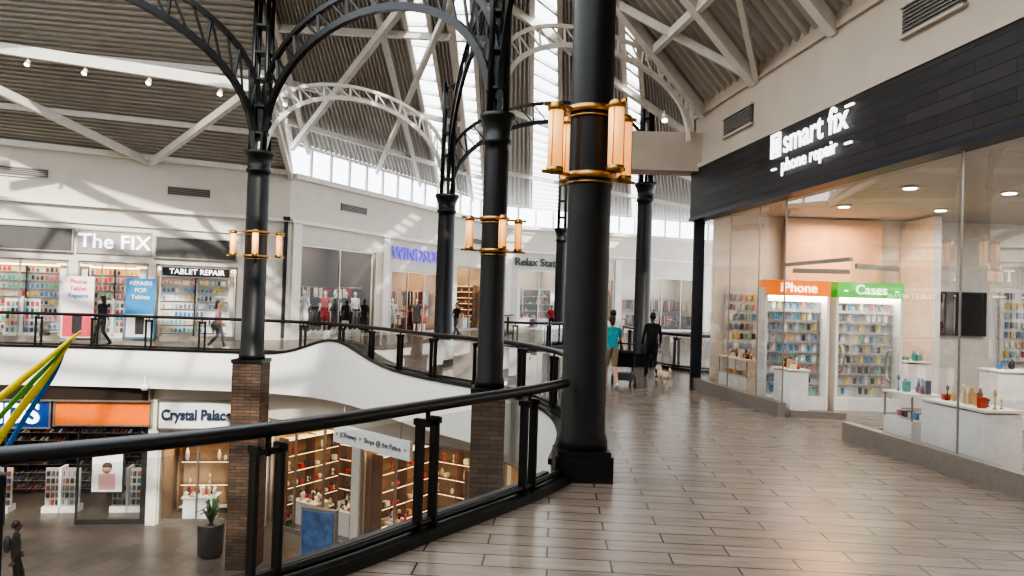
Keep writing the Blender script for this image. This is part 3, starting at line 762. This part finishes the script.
p=rp(9.15,.65,0); counter('display_counter',p.x,p.y,1.1,.5,.80,ra,goods='warm',n=16)
p=rp(10.15,.6,0); counter('display_counter',p.x,p.y,.6,.45,.82,ra,goods='phone',n=9,case=True)
p=rp(15.7,.65,0); counter('display_counter',p.x,p.y,1.4,.4,.85,ra,goods='warm',n=20,case=True)
p=rp(13.3,.5,0); counter('display_counter',p.x,p.y,.6,.35,.85,ra,goods='warm',n=8)
p=rp(6.7,.8,0); counter('display_counter',p.x,p.y,1.6,.5,.85,ra,goods='phone',n=16,case=True)
counter('service_counter',10.0,12.6,3.2,.6,1.0,0,goods='phone',n=26)
counter('service_counter',8.2,15.0,.9,.5,.95,0,goods='mix',n=8)
def handbag(name,x,y,z,m,s=1):
    b=MB(name); b.lathe((x,y,z),[(.10*s,0),(.15*s,.03*s),(.15*s,.10*s),(.11*s,.17*s),(.09*s,.18*s)],m,14)
    b.tube([V((x-.1*s,y,z+.16*s)),V((x-.09*s,y,z+.3*s)),V((x,y,z+.36*s)),V((x+.09*s,y,z+.3*s)),V((x+.1*s,y,z+.16*s))],.012*s,m,6); b.done()
p=rp(8.05,.8,0)
b=MB('display_pedestal'); b.box((p.x,p.y,.38),(.4,.4,.76),M['shelf'],d=dr); b.box((p.x,p.y,.77),(.46,.46,.03),M['white'],d=dr); b.done()
handbag('handbag',p.x,p.y,.79,PAL['warm'][5],1.2)
b=MB('office_chair'); x,y=11.6,14.2
for k in range(5):
    a=k*1.2566; b.beam((x,y,.08),(x+.28*math.cos(a),y+.28*math.sin(a),.05),.04,.04,M['dark']); b.lathe((x+.28*math.cos(a),y+.28*math.sin(a),0),[(.03,0),(.03,.05)],M['dark'],8)
b.tube([(x,y,.06),(x,y,.45)],.03,M['steel'],8); b.box((x,y,.49),(.48,.46,.08),M['dark']); b.box((x,y+.24,.85),(.44,.07,.6),M['dark']); b.box((x,y+.24,.55),(.06,.04,.2),M['dark']); b.done()

# ------------------------------------------------------------ lower level shops
F1a,F1b=(-24,21.5),(-8.2,23.6)
P,d,n,L,_=wall_line('wall_lower_west',F1a,F1b,LZ,-1.1,[(2,12.6,-2.45),(13.0,15.25,-2.9)],M['cream'])
bay(P,d,n,2,12.6,LZ,-2.45,4,M['intdark'],'shoe','shoes',light=14,rows=9,mull=5,door=3,frame='dark')
bay(P,d,n,13.0,15.25,LZ,-2.9,1.8,M['intwarm'],'jewel',light=36,mull=2,rows=3,sides=False,dens=.4)
signbox('fascia_panel',P,d,n,.2,12.7,-1.62,-1.12,M['brown'],off=-.15,th=.3)
signbox('orange_fascia_panel',P,d,n,9.85,12.7,-2.42,-1.66,M['orange'],off=-.08,th=.16)
signbox('sign_panel',P,d,n,6.4,9.75,-2.5,-1.66,M['blue'],off=-.1,th=.2)
text('sign_letters','KIDS',wp(P,d,n,8.55,-.24,-2.08),d,.85,M['ltext'],bold=.02)
signbox('sign_panel',P,d,n,12.95,15.3,-2.5,-1.62,M['whitec'],off=-.1,th=.2)
text('shop_sign_letters','Crystal Palace',wp(P,d,n,14.12,-.24,-2.06),d,.46,M['dtext'],bold=.012,xs=.82)
b=MB('framed_portrait_poster'); q=wp(P,d,n,11.45,-.05,-3.9)
b.box(q,(1.0,.05,1.35),M['dark'],d=d); b.box(q+V((0,-.03,0)),(.9,.02,1.25),M['whitec'],d=d)
b.box(q+V((0,-.045,-.3)),(.5,.01,.5),M['pinkc'],d=d)
b.lathe(q+V((0,-.05,.1)),[(.05,-.12),(.13,-.05),(.14,.05),(.08,.14)],M['skin'],12); b.lathe(q+V((0,-.03,.2)),[(.14,-.08),(.15,.02),(.08,.1)],M['hairb'],12); b.done()
b=MB('trim_lower_pilasters'); b.box(wp(P,d,n,12.8,-.05,(LZ-2.55)/2),(.3,.12,-2.55-LZ),M['white'],d=d); b.box(wp(P,d,n,15.55,-.05,(LZ-1.1)/2),(.4,.12,-1.1-LZ),M['white'],d=d); b.done()
P,d,n,L,_=wall_line('wall_lower_north',F1b,(-.5,19),LZ,-1.1,[(.5,4.2,-2.1),(4.5,8.4,-2.1)],M['cream'])
bay(P,d,n,.5,4.2,LZ,-2.1,3.5,M['intwarm'],'jewel',light=48,lcol=(1,.72,.42),mull=3,rows=5,dens=.55)
bay(P,d,n,4.5,8.4,LZ,-2.1,3.5,M['intwarm'],'jewel',light=48,lcol=(1,.72,.42),mull=3,rows=5,door=1,dens=.55)
P,d,n,L,_=wall_line('wall_lower_east',(-.5,19),(3,12),LZ,-1.1,[(.8,7,-2.1)],M['cream'])
bay(P,d,n,.8,7,LZ,-2.1,3,M['intwarm'],'warm',light=40,lcol=(1,.78,.5),mull=4,rows=6)
wall_line('wall_lower_south_east',(3,12),(3,-8),LZ,-1.1,[],M['cream'])

b=MB('hanging_direction_sign'); e0=V((-4.75,19.9,0)); e1_=V((-2.35,17.75,0)); dd=(e1_-e0).normalized()
mid=(e0+e1_)/2+V((0,0,-1.85))
b.box(mid,((e1_-e0).length,.1,.48),M['whitec'],d=dd)
for s in (-1.2,1.2): b.tube([mid+dd*s+V((0,0,.2)),mid+dd*s+V((0,0,.75))],.015,M['steel'],6)
o=b.done(); text('sign_letters','<  JCPenney  +  Shops @ the Patios  +',mid+V((dd.y,-dd.x,0))*.06,dd,.19,M['dtext'],extrude=.004)

b=MB('directory_poster_stand'); x,y=-4.45,17.4; dd=V((.95,-.3,0)).normalized(); nn=V((-dd.y,dd.x,0))
b.box((x,y,LZ+.06),(1.0,.5,.12),M['steel'],d=dd); b.box((x,y,LZ+1.25),(.95,.14,2.3),M['steel'],d=dd)
pm=mat('poster_night',(.03,.07,.16),.3,emit=.3,ecol=(.05,.14,.34),var=.8,vscale=5)
b.box(V((x,y,LZ+1.28))-nn*.08,(.84,.02,2.1),pm,d=dd); b.done()
b=MB('planter'); x,y=-8.35,20.6
b.lathe((x,y,LZ),[(.24,0),(.34,.08),(.36,.9),(.39,.95),(.32,.95)],M['dark'],20)
for k in range(26):
    a=random.uniform(0,6.28); r=random.uniform(.15,.45); h=random.uniform(.3,.7)
    b.tube([(x,y,LZ+.9),(x+.5*r*math.cos(a),y+.5*r*math.sin(a),LZ+.9+h),(x+r*math.cos(a),y+r*math.sin(a),LZ+.85+h*.9)],[.012,.03,.004],M['plant'],5)
b.done()
b=MB('security_camera'); b.lathe((-11.2,22.2,-1.0),[(.03,.3),(.03,.0),(.13,-.02),(.13,-.1),(.07,-.18)],M['white'],14); b.done()

def banner(name,x,y,w,m1,m2,lines):
    b=MB(name); dd=V((.92,.38,0)).normalized(); nn=V((dd.y,-dd.x,0))
    b.box((x,y,.05),(w,.4,.1),M['steel'],d=dd); b.box((x,y,1.25),(w,.05,2.1),m1,d=dd); b.box(V((x,y,.65))+nn*.035,(w*.9,.02,.8),m2,d=dd)
    b.box(V((x,y,.65))+nn*.05,(w*.3,.01,.6),M['dark'],d=dd)
    o=b.done()
    for k,(t,mm) in enumerate(lines): text('poster_letters_%d'%k,t,V((x,y,2.12-k*.24))+nn*.05,dd,.20,mm,parent=o,extrude=.004,bold=.004)
banner('banner_stand',-14.8,24.6,.95,M['poster1'],M['posterred'],[('Phone',M['posterred']),('Tablet',M['posterred']),('Repairs',M['posterb'])])
banner('banner_stand',-12.95,25.15,.92,M['posterb'],M['whitec'],[('REPAIRS',M['whitec']),('FOR',M['whitec']),('Tablets',M['whitec'])])

b=MB('decorative_flexible_poles')
tip=V((-4.17,7,1.52))
for i_,m_ in enumerate((M['yel'],M['grn'],M['yel'],M['blu'])):
    f=i_/3.0
    pts=catmull([tip+V((-.04*i_,0,-.03*i_)), V((-4.46-.04*f,7+.05*i_,1.26-.17*f)), V((-4.78-.04*f,7+.07*i_,.98-.36*f)), V((-5.15-.03*f,7+.1*i_,.60-.56*f)), V((-5.9,7+.1*i_,-.5-.8*f)), V((-6.6,7.2+.1*i_,-3.0-.5*f)), V((-6.8+.15*i_,7.3,LZ))],8)
    nn_=len(pts); b.tube(pts,[.007+(.030 if i_ in (0,2) else .018)*min(1,i/(nn_*.25)) for i in range(nn_)],m_,8)
b.done()

# ------------------------------------------------------------ people
def capsule(bm,p0,p1,r0,r1,seg=12):
    p0,p1=V(p0),V(p1); t=(p1-p0); L=t.length
    t = t.normalized() if L>1e-6 else V((0,0,1))
    up=V((0,0,1)) if abs(t.z)<.9 else V((0,1,0)); a=up.cross(t).normalized(); c=t.cross(a)
    rings=[]
    for k in range(1,4):
        q=math.pi/2*k/3; rings.append((p0-t*r0*math.cos(q), r0*math.sin(q)))
    for k in range(3,0,-1):
        q=math.pi/2*k/3; rings.append((p1+t*r1*math.cos(q), r1*math.sin(q)))
    R=[[bm.verts.new(p+r*(math.cos(6.28318*j/seg)*a+math.sin(6.28318*j/seg)*c)) for j in range(seg)] for p,r in rings]
    for k in range(len(R)-1):
        for j in range(seg): bm.faces.new((R[k][j],R[k][(j+1)%seg],R[k+1][(j+1)%seg],R[k+1][j]))
    e0=bm.verts.new(p0-t*r0); e1=bm.verts.new(p1+t*r1)
    for j in range(seg):
        bm.faces.new((e0,R[0][(j+1)%seg],R[0][j])); bm.faces.new((e1,R[-1][j],R[-1][(j+1)%seg]))
def ellipsoid(bm,c,r):
    ret=bmesh.ops.create_uvsphere(bm,u_segments=16,v_segments=10,radius=1)
    for v in ret['verts']: v.co=V((v.co.x*r[0],v.co.y*r[1],v.co.z*r[2]))+V(c)

def remeshed(name,segs,ells,matmap,voxel,loc,yaw,scale=1,smooth=3):
    bm=bmesh.new()
    for s in segs: capsule(bm,*s[:4])
    for e in ells: ellipsoid(bm,e[0],e[1])
    me=bpy.data.meshes.new('tmp'); bm.to_mesh(me); bm.free()
    ob=bpy.data.objects.new('tmp',me); S.collection.objects.link(ob)
    md=ob.modifiers.new('r','REMESH'); md.mode='VOXEL'; md.voxel_size=voxel
    ms=ob.modifiers.new('s','SMOOTH'); ms.factor=.5; ms.iterations=smooth
    dg=bpy.context.evaluated_depsgraph_get(); ev=ob.evaluated_get(dg)
    m2=bpy.data.meshes.new_from_object(ev); bpy.data.objects.remove(ob)
    keys=list(dict.fromkeys([s[4] for s in segs]+[e[2] for e in ells]))
    for k in keys: m2.materials.append(matmap[k])
    nf=len(m2.polygons); cen=np.empty(nf*3,dtype=np.float32); m2.polygons.foreach_get('center',cen); cen=cen.reshape(-1,3)
    best=np.full(nf,1e9); lab=np.zeros(nf,dtype=np.int32)
    for s in segs:
        p0=np.array(s[0]);p1=np.array(s[1]);dv=p1-p0;l2=max(float(dv@dv),1e-9)
        t=np.clip(((cen-p0)@dv)/l2,0,1); dist=np.linalg.norm(cen-(p0+t[:,None]*dv),axis=1)-(s[2]+(s[3]-s[2])*t)
        k=dist<best; best[k]=dist[k]; lab[k]=keys.index(s[4])
    for e in ells:
        q=(cen-np.array(e[0]))/np.array(e[1]); dist=(np.linalg.norm(q,axis=1)-1)*min(e[1])
        k=dist<best; best[k]=dist[k]; lab[k]=keys.index(e[2])
    m2.polygons.foreach_set('material_index',lab); m2.polygons.foreach_set('use_smooth',np.ones(nf,dtype=bool))
    o=bpy.data.objects.new(name,m2); m2.name=name; S.collection.objects.link(o)
    o.location=loc; o.rotation_euler=(0,0,yaw); o.scale=(scale,)*3
    return o

def human(name,loc,yaw,H,top,bottom,skin,hair,shoes,pose='walk',sleeve=.55,legs=1.0,arms=None,hairlen=0,voxel=.011,dress=False,fingers=True,bag=None):
    segs=[];ells=[]
    def s(p0,p1,r0,r1,l): segs.append((tuple(p0),tuple(p1),r0,r1,l))
    for q in (-1,1):
        s((q*.072,0,.92),(q*.05,0,1.05),.096,.082,'bottom' if not dress else 'top')
        s((q*.066,0,1.00),(q*.055,0,1.10),.098,.086,'top')
        s((q*.05,0,1.05),(q*.075,.005,1.27),.088,.092,'top')
        s((q*.075,.005,1.27),(q*.125,0,1.385),.09,.055,'top')
        s((q*.03,-.005,1.43),(q*.165,-.005,1.395),.04,.048,'top')
    s((0,0,1.0),(0,.01,1.38),.10,.075,'top')
    s((0,0,1.36),(0,.0,1.44),.06,.050,'top'); s((0,.0,1.42),(0,.012,1.54),.05,.046,'skin')
    if pose=='walk': LG=[((-.085,.14,.50),(-.085,.22,.10)),((.085,.02,.50),(.085,-.27,.16))]
    elif pose=='stand': LG=[((-.10,.02,.50),(-.11,0,.08)),((.10,.02,.50),(.11,0,.08))]
    else: LG=pose
    for q,(kn,an) in zip((-1,1),LG):
        hp=V((q*.083,0,.92)); kn=V(kn); an=V(an)
        if legs>=1: s(hp,kn,.088,.058,'bottom')
        else:
            s(hp,kn,.080,.052,'skin')
            if legs>0: s(hp,hp.lerp(kn,min(1,legs*2)),.094,.078,'bottom')
        m_='bottom' if legs>=1 else 'skin'; mid=kn.lerp(an,.3)+V((0,-.012,0))
        s(kn,mid,.050,.056,m_); s(mid,an,.056,.034 if legs<1 else .05,m_)
        back = an.z>.13
        toe=an+V((0,.15,-.05 if not back else -.10)); toe.z=max(toe.z,.035)
        s(an+V((0,-.03,-.035)),toe,.042,.036,'shoes')
    A_=arms or [((-.24,-.06,1.14),(-.25,.08,.93)),((.24,.05,1.14),(.25,-.06,.91))]
    for q,(el,wr) in zip((-1,1),A_):
        sh=V((q*.178,0,1.385)); el=V(el); wr=V(wr)
        s(sh,el,.048,.038,'skin' if sleeve<1 else 'top')
        if sleeve<1: s(sh,sh.lerp(el,max(.2,sleeve)),.058,.056,'top')
        s(el,wr,.039,.026,'skin' if sleeve<1.5 else 'top')
        f=(wr-el).normalized(); side=V((1,0,0)) if abs(f.x)<.8 else V((0,1,0))
        fw=side.cross(f).normalized(); pal=wr+f*.085
        for u in (-.02,0,.02): s(wr+fw*u*.6,pal+fw*u*1.4,.014,.013,'skin')
        if fingers:
            for u,l in ((-.036,.062),(-.012,.075),(.012,.078),(.036,.068)):
                b0=pal+fw*u; b1_=b0+f*l*.55-side*q*.006; b2=b1_+f*l*.4-side*q*.022
                s(b0,b1_,.0095,.009,'skin'); s(b1_,b2,.009,.0075,'skin')
            t0=wr+f*.03+fw*.03; t1=t0+f*.03+fw*.035; t2=t1+f*.03+fw*.008
            s(t0,t1,.012,.011,'skin'); s(t1,t2,.011,.009,'skin')
    hz=1.62
    ells.append(((0,.01,hz),(.072,.093,.108),'skin')); ells.append(((0,.035,hz-.06),(.052,.06,.055),'skin'))
    s((0,.10,hz+.01),(0,.118,hz-.02),.009,.014,'skin')
    s((-.02,.093,hz-.055),(.02,.093,hz-.055),.008,.008,'lip')
    for q in (-1,1): s((q*.076,.005,hz+.015),(q*.076,.0,hz-.02),.013,.010,'skin')
    if hair:
        ells.append(((0,-.016,hz+.030),(.084,.098,.096),'hair'))
        if hairlen>0: s((0,-.05,hz),(0,-.075,hz-hairlen),.072,.05,'hair')
    if dress:
        for q in (-1,1): s((q*.06,0,.95),(q*.10,0,.55),.11,.13,'top')
    if bag=='backpack': ells.append(((0,-.17,1.22),(.14,.09,.2),'bag'))
    if bag=='tote': ells.append(((.30,-.02,.85),(.06,.15,.17),'bag')); s((.27,0,1.0),(.2,0,1.42),.012,.012,'bag')
    mm=dict(top=top,bottom=bottom,skin=skin,hair=hair or skin,shoes=shoes,lip=M['pinkc'] if skin is not M['mann'] else skin,bag=M['dark'])
    o=remeshed(name,segs,ells,mm,voxel,loc,yaw,H/1.725,smooth=2)
    e=MB('eyes')
    for q in (-1,1):
        ret=bmesh.ops.create_uvsphere(e.bm,u_segments=8,v_segments=6,radius=.010)
        for v in ret['verts']: v.co+=V((q*.03,.097,hz+.008))
    e.mi(M['eye']); e.done(parent=o)
    return o

yw=.12
push=[((-.25,.10,1.16),(-.20,.34,1.03)),((.25,.10,1.16),(.20,.34,1.03))]
human('woman_walking',(2.32,16.5,0),yw,1.66,M['teal'],M['khaki'],M['skin'],M['hairb'],M['shoe'],legs=.4,arms=push,hairlen=.08,voxel=.009)
human('man_walking',(2.72,19.2,0),yw,1.76,M['whitec'],M['denim'],M['skin'],M['hairk'],M['shoe'],legs=.45)
human('man_walking',(3.72,18.9,0),yw,1.72,M['blackc'],M['blackc'],M['skind'],M['hairk'],M['dark'],legs=1,sleeve=2,
      arms=[((-.25,-.05,1.13),(-.25,.06,.9)),((.25,.06,1.14),(.28,.18,.95))],voxel=.009)
b=MB('baby_stroller'); x,y=2.72,17.15
for sx in (-.22,.22):
    b.tube([(x+sx,y-.45,1.02),(x+sx,y-.3,.8),(x+sx,y+.05,.45),(x+sx,y+.38,.12)],.014,M['dark'],6)
    b.tube([(x+sx,y-.25,.10),(x+sx,y-.05,.5),(x+sx,y+.05,.8)],.014,M['dark'],6)
    for yy,r in ((-.25,.12),(.38,.10)):
        b.tube([(x+sx-.02,y+yy,r),(x+sx+.02,y+yy,r)],r,M['dark'],16); b.tube([(x+sx-.025,y+yy,r),(x+sx+.025,y+yy,r)],r*.5,M['steel'],12)
b.tube([(x-.22,y-.45,1.02),(x+.22,y-.45,1.02)],.018,M['dark'],8)
b.box((x,y+.1,.48),(.38,.42,.06),M['blackc'])
b.beam((x,y-.1,.48),(x,y-.2,.8),.38,.06,M['blackc'])
for k in range(6):
    a=math.pi*k/10+.9; b.beam((x,y-.0-.25*math.cos(a),.58+.25*math.sin(a)),(x,y-.0-.25*math.cos(a+.32),.58+.25*math.sin(a+.32)),.40,.02,M['blackc'])
b.box((x,y-.02,.22),(.36,.4,.16),M['greyc']); b.done()
segs=[];ells=[]
def ds(*a): segs.append(a)
ds((0,.14,.27),(0,-.13,.265),.095,.075,'fur'); ds((0,.17,.26),(0,.10,.24),.095,.095,'fur')
ds((0,.19,.30),(0,.26,.39),.062,.05,'fur')
ells.append(((0,.29,.42),(.058,.065,.055),'fur')); ds((0,.33,.405),(0,.39,.395),.032,.022,'fur'); ds((0,.41,.402),(0,.412,.402),.010,.010,'nose')
for q in (-1,1):
    ds((q*.04,.27,.47),(q*.07,.255,.40),.020,.024,'fur')
    ds((q*.05,.15,.22),(q*.052,.14+.03*q,.12),.036,.024,'fur'); ds((q*.052,.14+.03*q,.12),(q*.052,.16+.05*q,.03),.023,.019,'fur'); ds((q*.052,.16+.05*q,.020),(q*.052,.19+.05*q,.018),.020,.017,'fur')
    ds((q*.05,-.12,.24),(q*.058,-.06-.03*q,.16),.055,.034,'fur'); ds((q*.058,-.06-.03*q,.16),(q*.058,-.15-.05*q,.09),.030,.020,'fur'); ds((q*.058,-.15-.05*q,.09),(q*.058,-.13-.05*q,.022),.020,.018,'fur'); ds((q*.058,-.13-.05*q,.018),(q*.058,-.10-.05*q,.016),.018,.016,'fur')
ds((0,-.18,.30),(0,-.25,.38),.028,.030,'fur'); ds((0,-.25,.38),(0,-.22,.45),.034,.018,'fur')
remeshed('small_dog',segs,ells,dict(fur=M['fur'],nose=M['eye']),.008,(3.72,17.3,0),.35,1.0,smooth=1)
b=MB('dog_leash'); b.tube(catmull([V((3.66,17.56,.44)),V((3.85,18.2,.6)),V((4.0,18.98,.86))],5),.006,M['redc'],5); b.done()

human('woman_walking',(-13.5,23.8,0),1.4,1.66,M['blackc'],M['blackc'],M['skin'],M['hairk'],M['dark'],sleeve=2,hairlen=.2,voxel=.014)
human('woman_walking',(-9.75,24.0,0),-1.45,1.62,M['pinkc'],M['greyc'],M['skin'],M['hairb'],M['shoe'],hairlen=.16,bag='tote',voxel=.014)
human('person_standing',(-1.0,27.0,0),.4,1.7,M['greyc'],M['denim'],M['skin'],M['hairk'],M['dark'],pose='stand',voxel=.014)
human('person_walking',(3.0,38.0,0),.0,1.7,M['denim'],M['greyc'],M['skin'],M['hairk'],M['dark'],voxel=.014)
human('person_walking',(-2.8,37.0,0),2.4,1.7,M['blackc'],M['denim'],M['skin'],M['hairb'],M['dark'],voxel=.016)
human('person_walking',(-3.5,35.6,0),2.2,1.66,M['redc'],M['greyc'],M['skin'],M['hairb'],M['dark'],voxel=.016)
human('person_standing',(2.4,43.0,0),3.0,1.7,M['redc'],M['blackc'],M['skind'],M['hairk'],M['dark'],pose='stand',voxel=.016)
human('man_walking',(-11.85,17.6,LZ),-.9,1.8,M['blackc'],M['blackc'],M['skind'],M['hairk'],M['dark'],sleeve=2,bag='backpack')
cfg=[(1.3,M['blackc'],True),(1.9,M['whitec'],True),(2.6,M['blackc'],False),(3.3,M['redc'],True),(4.0,M['greyc'],False),(4.8,M['blackc'],True),(5.5,M['whitec'],False)]
for s_,tp,dr_ in cfg:
    q=wp(P2,d2,n2,s_,.75,.0)
    pb=MB('mannequin_plinth'); pb.lathe((q.x,q.y,0),[(.32,0),(.32,.22),(.30,.25)],M['white'],20); pb.done()
    human('mannequin',(q.x,q.y,.25),math.pi/2+1.5+random.uniform(-.5,.9),1.85,tp,M['greyc'],M['mann'],None,M['mann'],pose='stand',dress=dr_,legs=1 if not dr_ else 0,voxel=.018,fingers=False)
for s_,tp in ((8.2,M['blackc']),(8.75,M['whitec']),(11.1,M['greyc']),(11.7,M['redc'])):
    q=wp(P2,d2,n2,s_,.8,.0); human('mannequin',(q.x,q.y,0),3.0,1.85,tp,M['greyc'],M['mann'],None,M['mann'],pose='stand',dress=True,legs=0,voxel=.018,fingers=False)

# ------------------------------------------------------------ lights / world
W=bpy.data.worlds.new('World'); S.world=W; W.use_nodes=True
bg=W.node_tree.nodes['Background']; bg.inputs['Color'].default_value=(.90,.95,1,1); bg.inputs['Strength'].default_value=4.5
area('skylight_daylight',(-8,9,8.6),18,12,800,(1,.96,.90))
area('skylight_daylight',(-3.5,26,8.6),4,9,170,(1,.96,.91))
area('skylight_daylight',(3.5,30,7.6),5,9,170,(1,.96,.91))
sun=bpy.data.lights.new('sun','SUN'); sun.energy=6; sun.angle=.02; sun.color=(1,.92,.80)
so=bpy.data.objects.new('sun',sun); S.collection.objects.link(so); so.rotation_euler=(math.radians(61),0,math.radians(22))

S.view_settings.view_transform='AgX'
try: S.view_settings.look='AgX - High Contrast'
except Exception: pass
S.view_settings.exposure=-0.35

cam=bpy.data.cameras.new('camera'); cam.sensor_width=36; cam.lens=36*720/1024
co=bpy.data.objects.new('camera',cam); S.collection.objects.link(co)
co.matrix_world=Matrix.Translation((0,0,1.95))@Matrix.Rotation(math.radians(90.95),4,'X')@Matrix.Rotation(math.radians(1.78),4,'Z')
S.camera=co
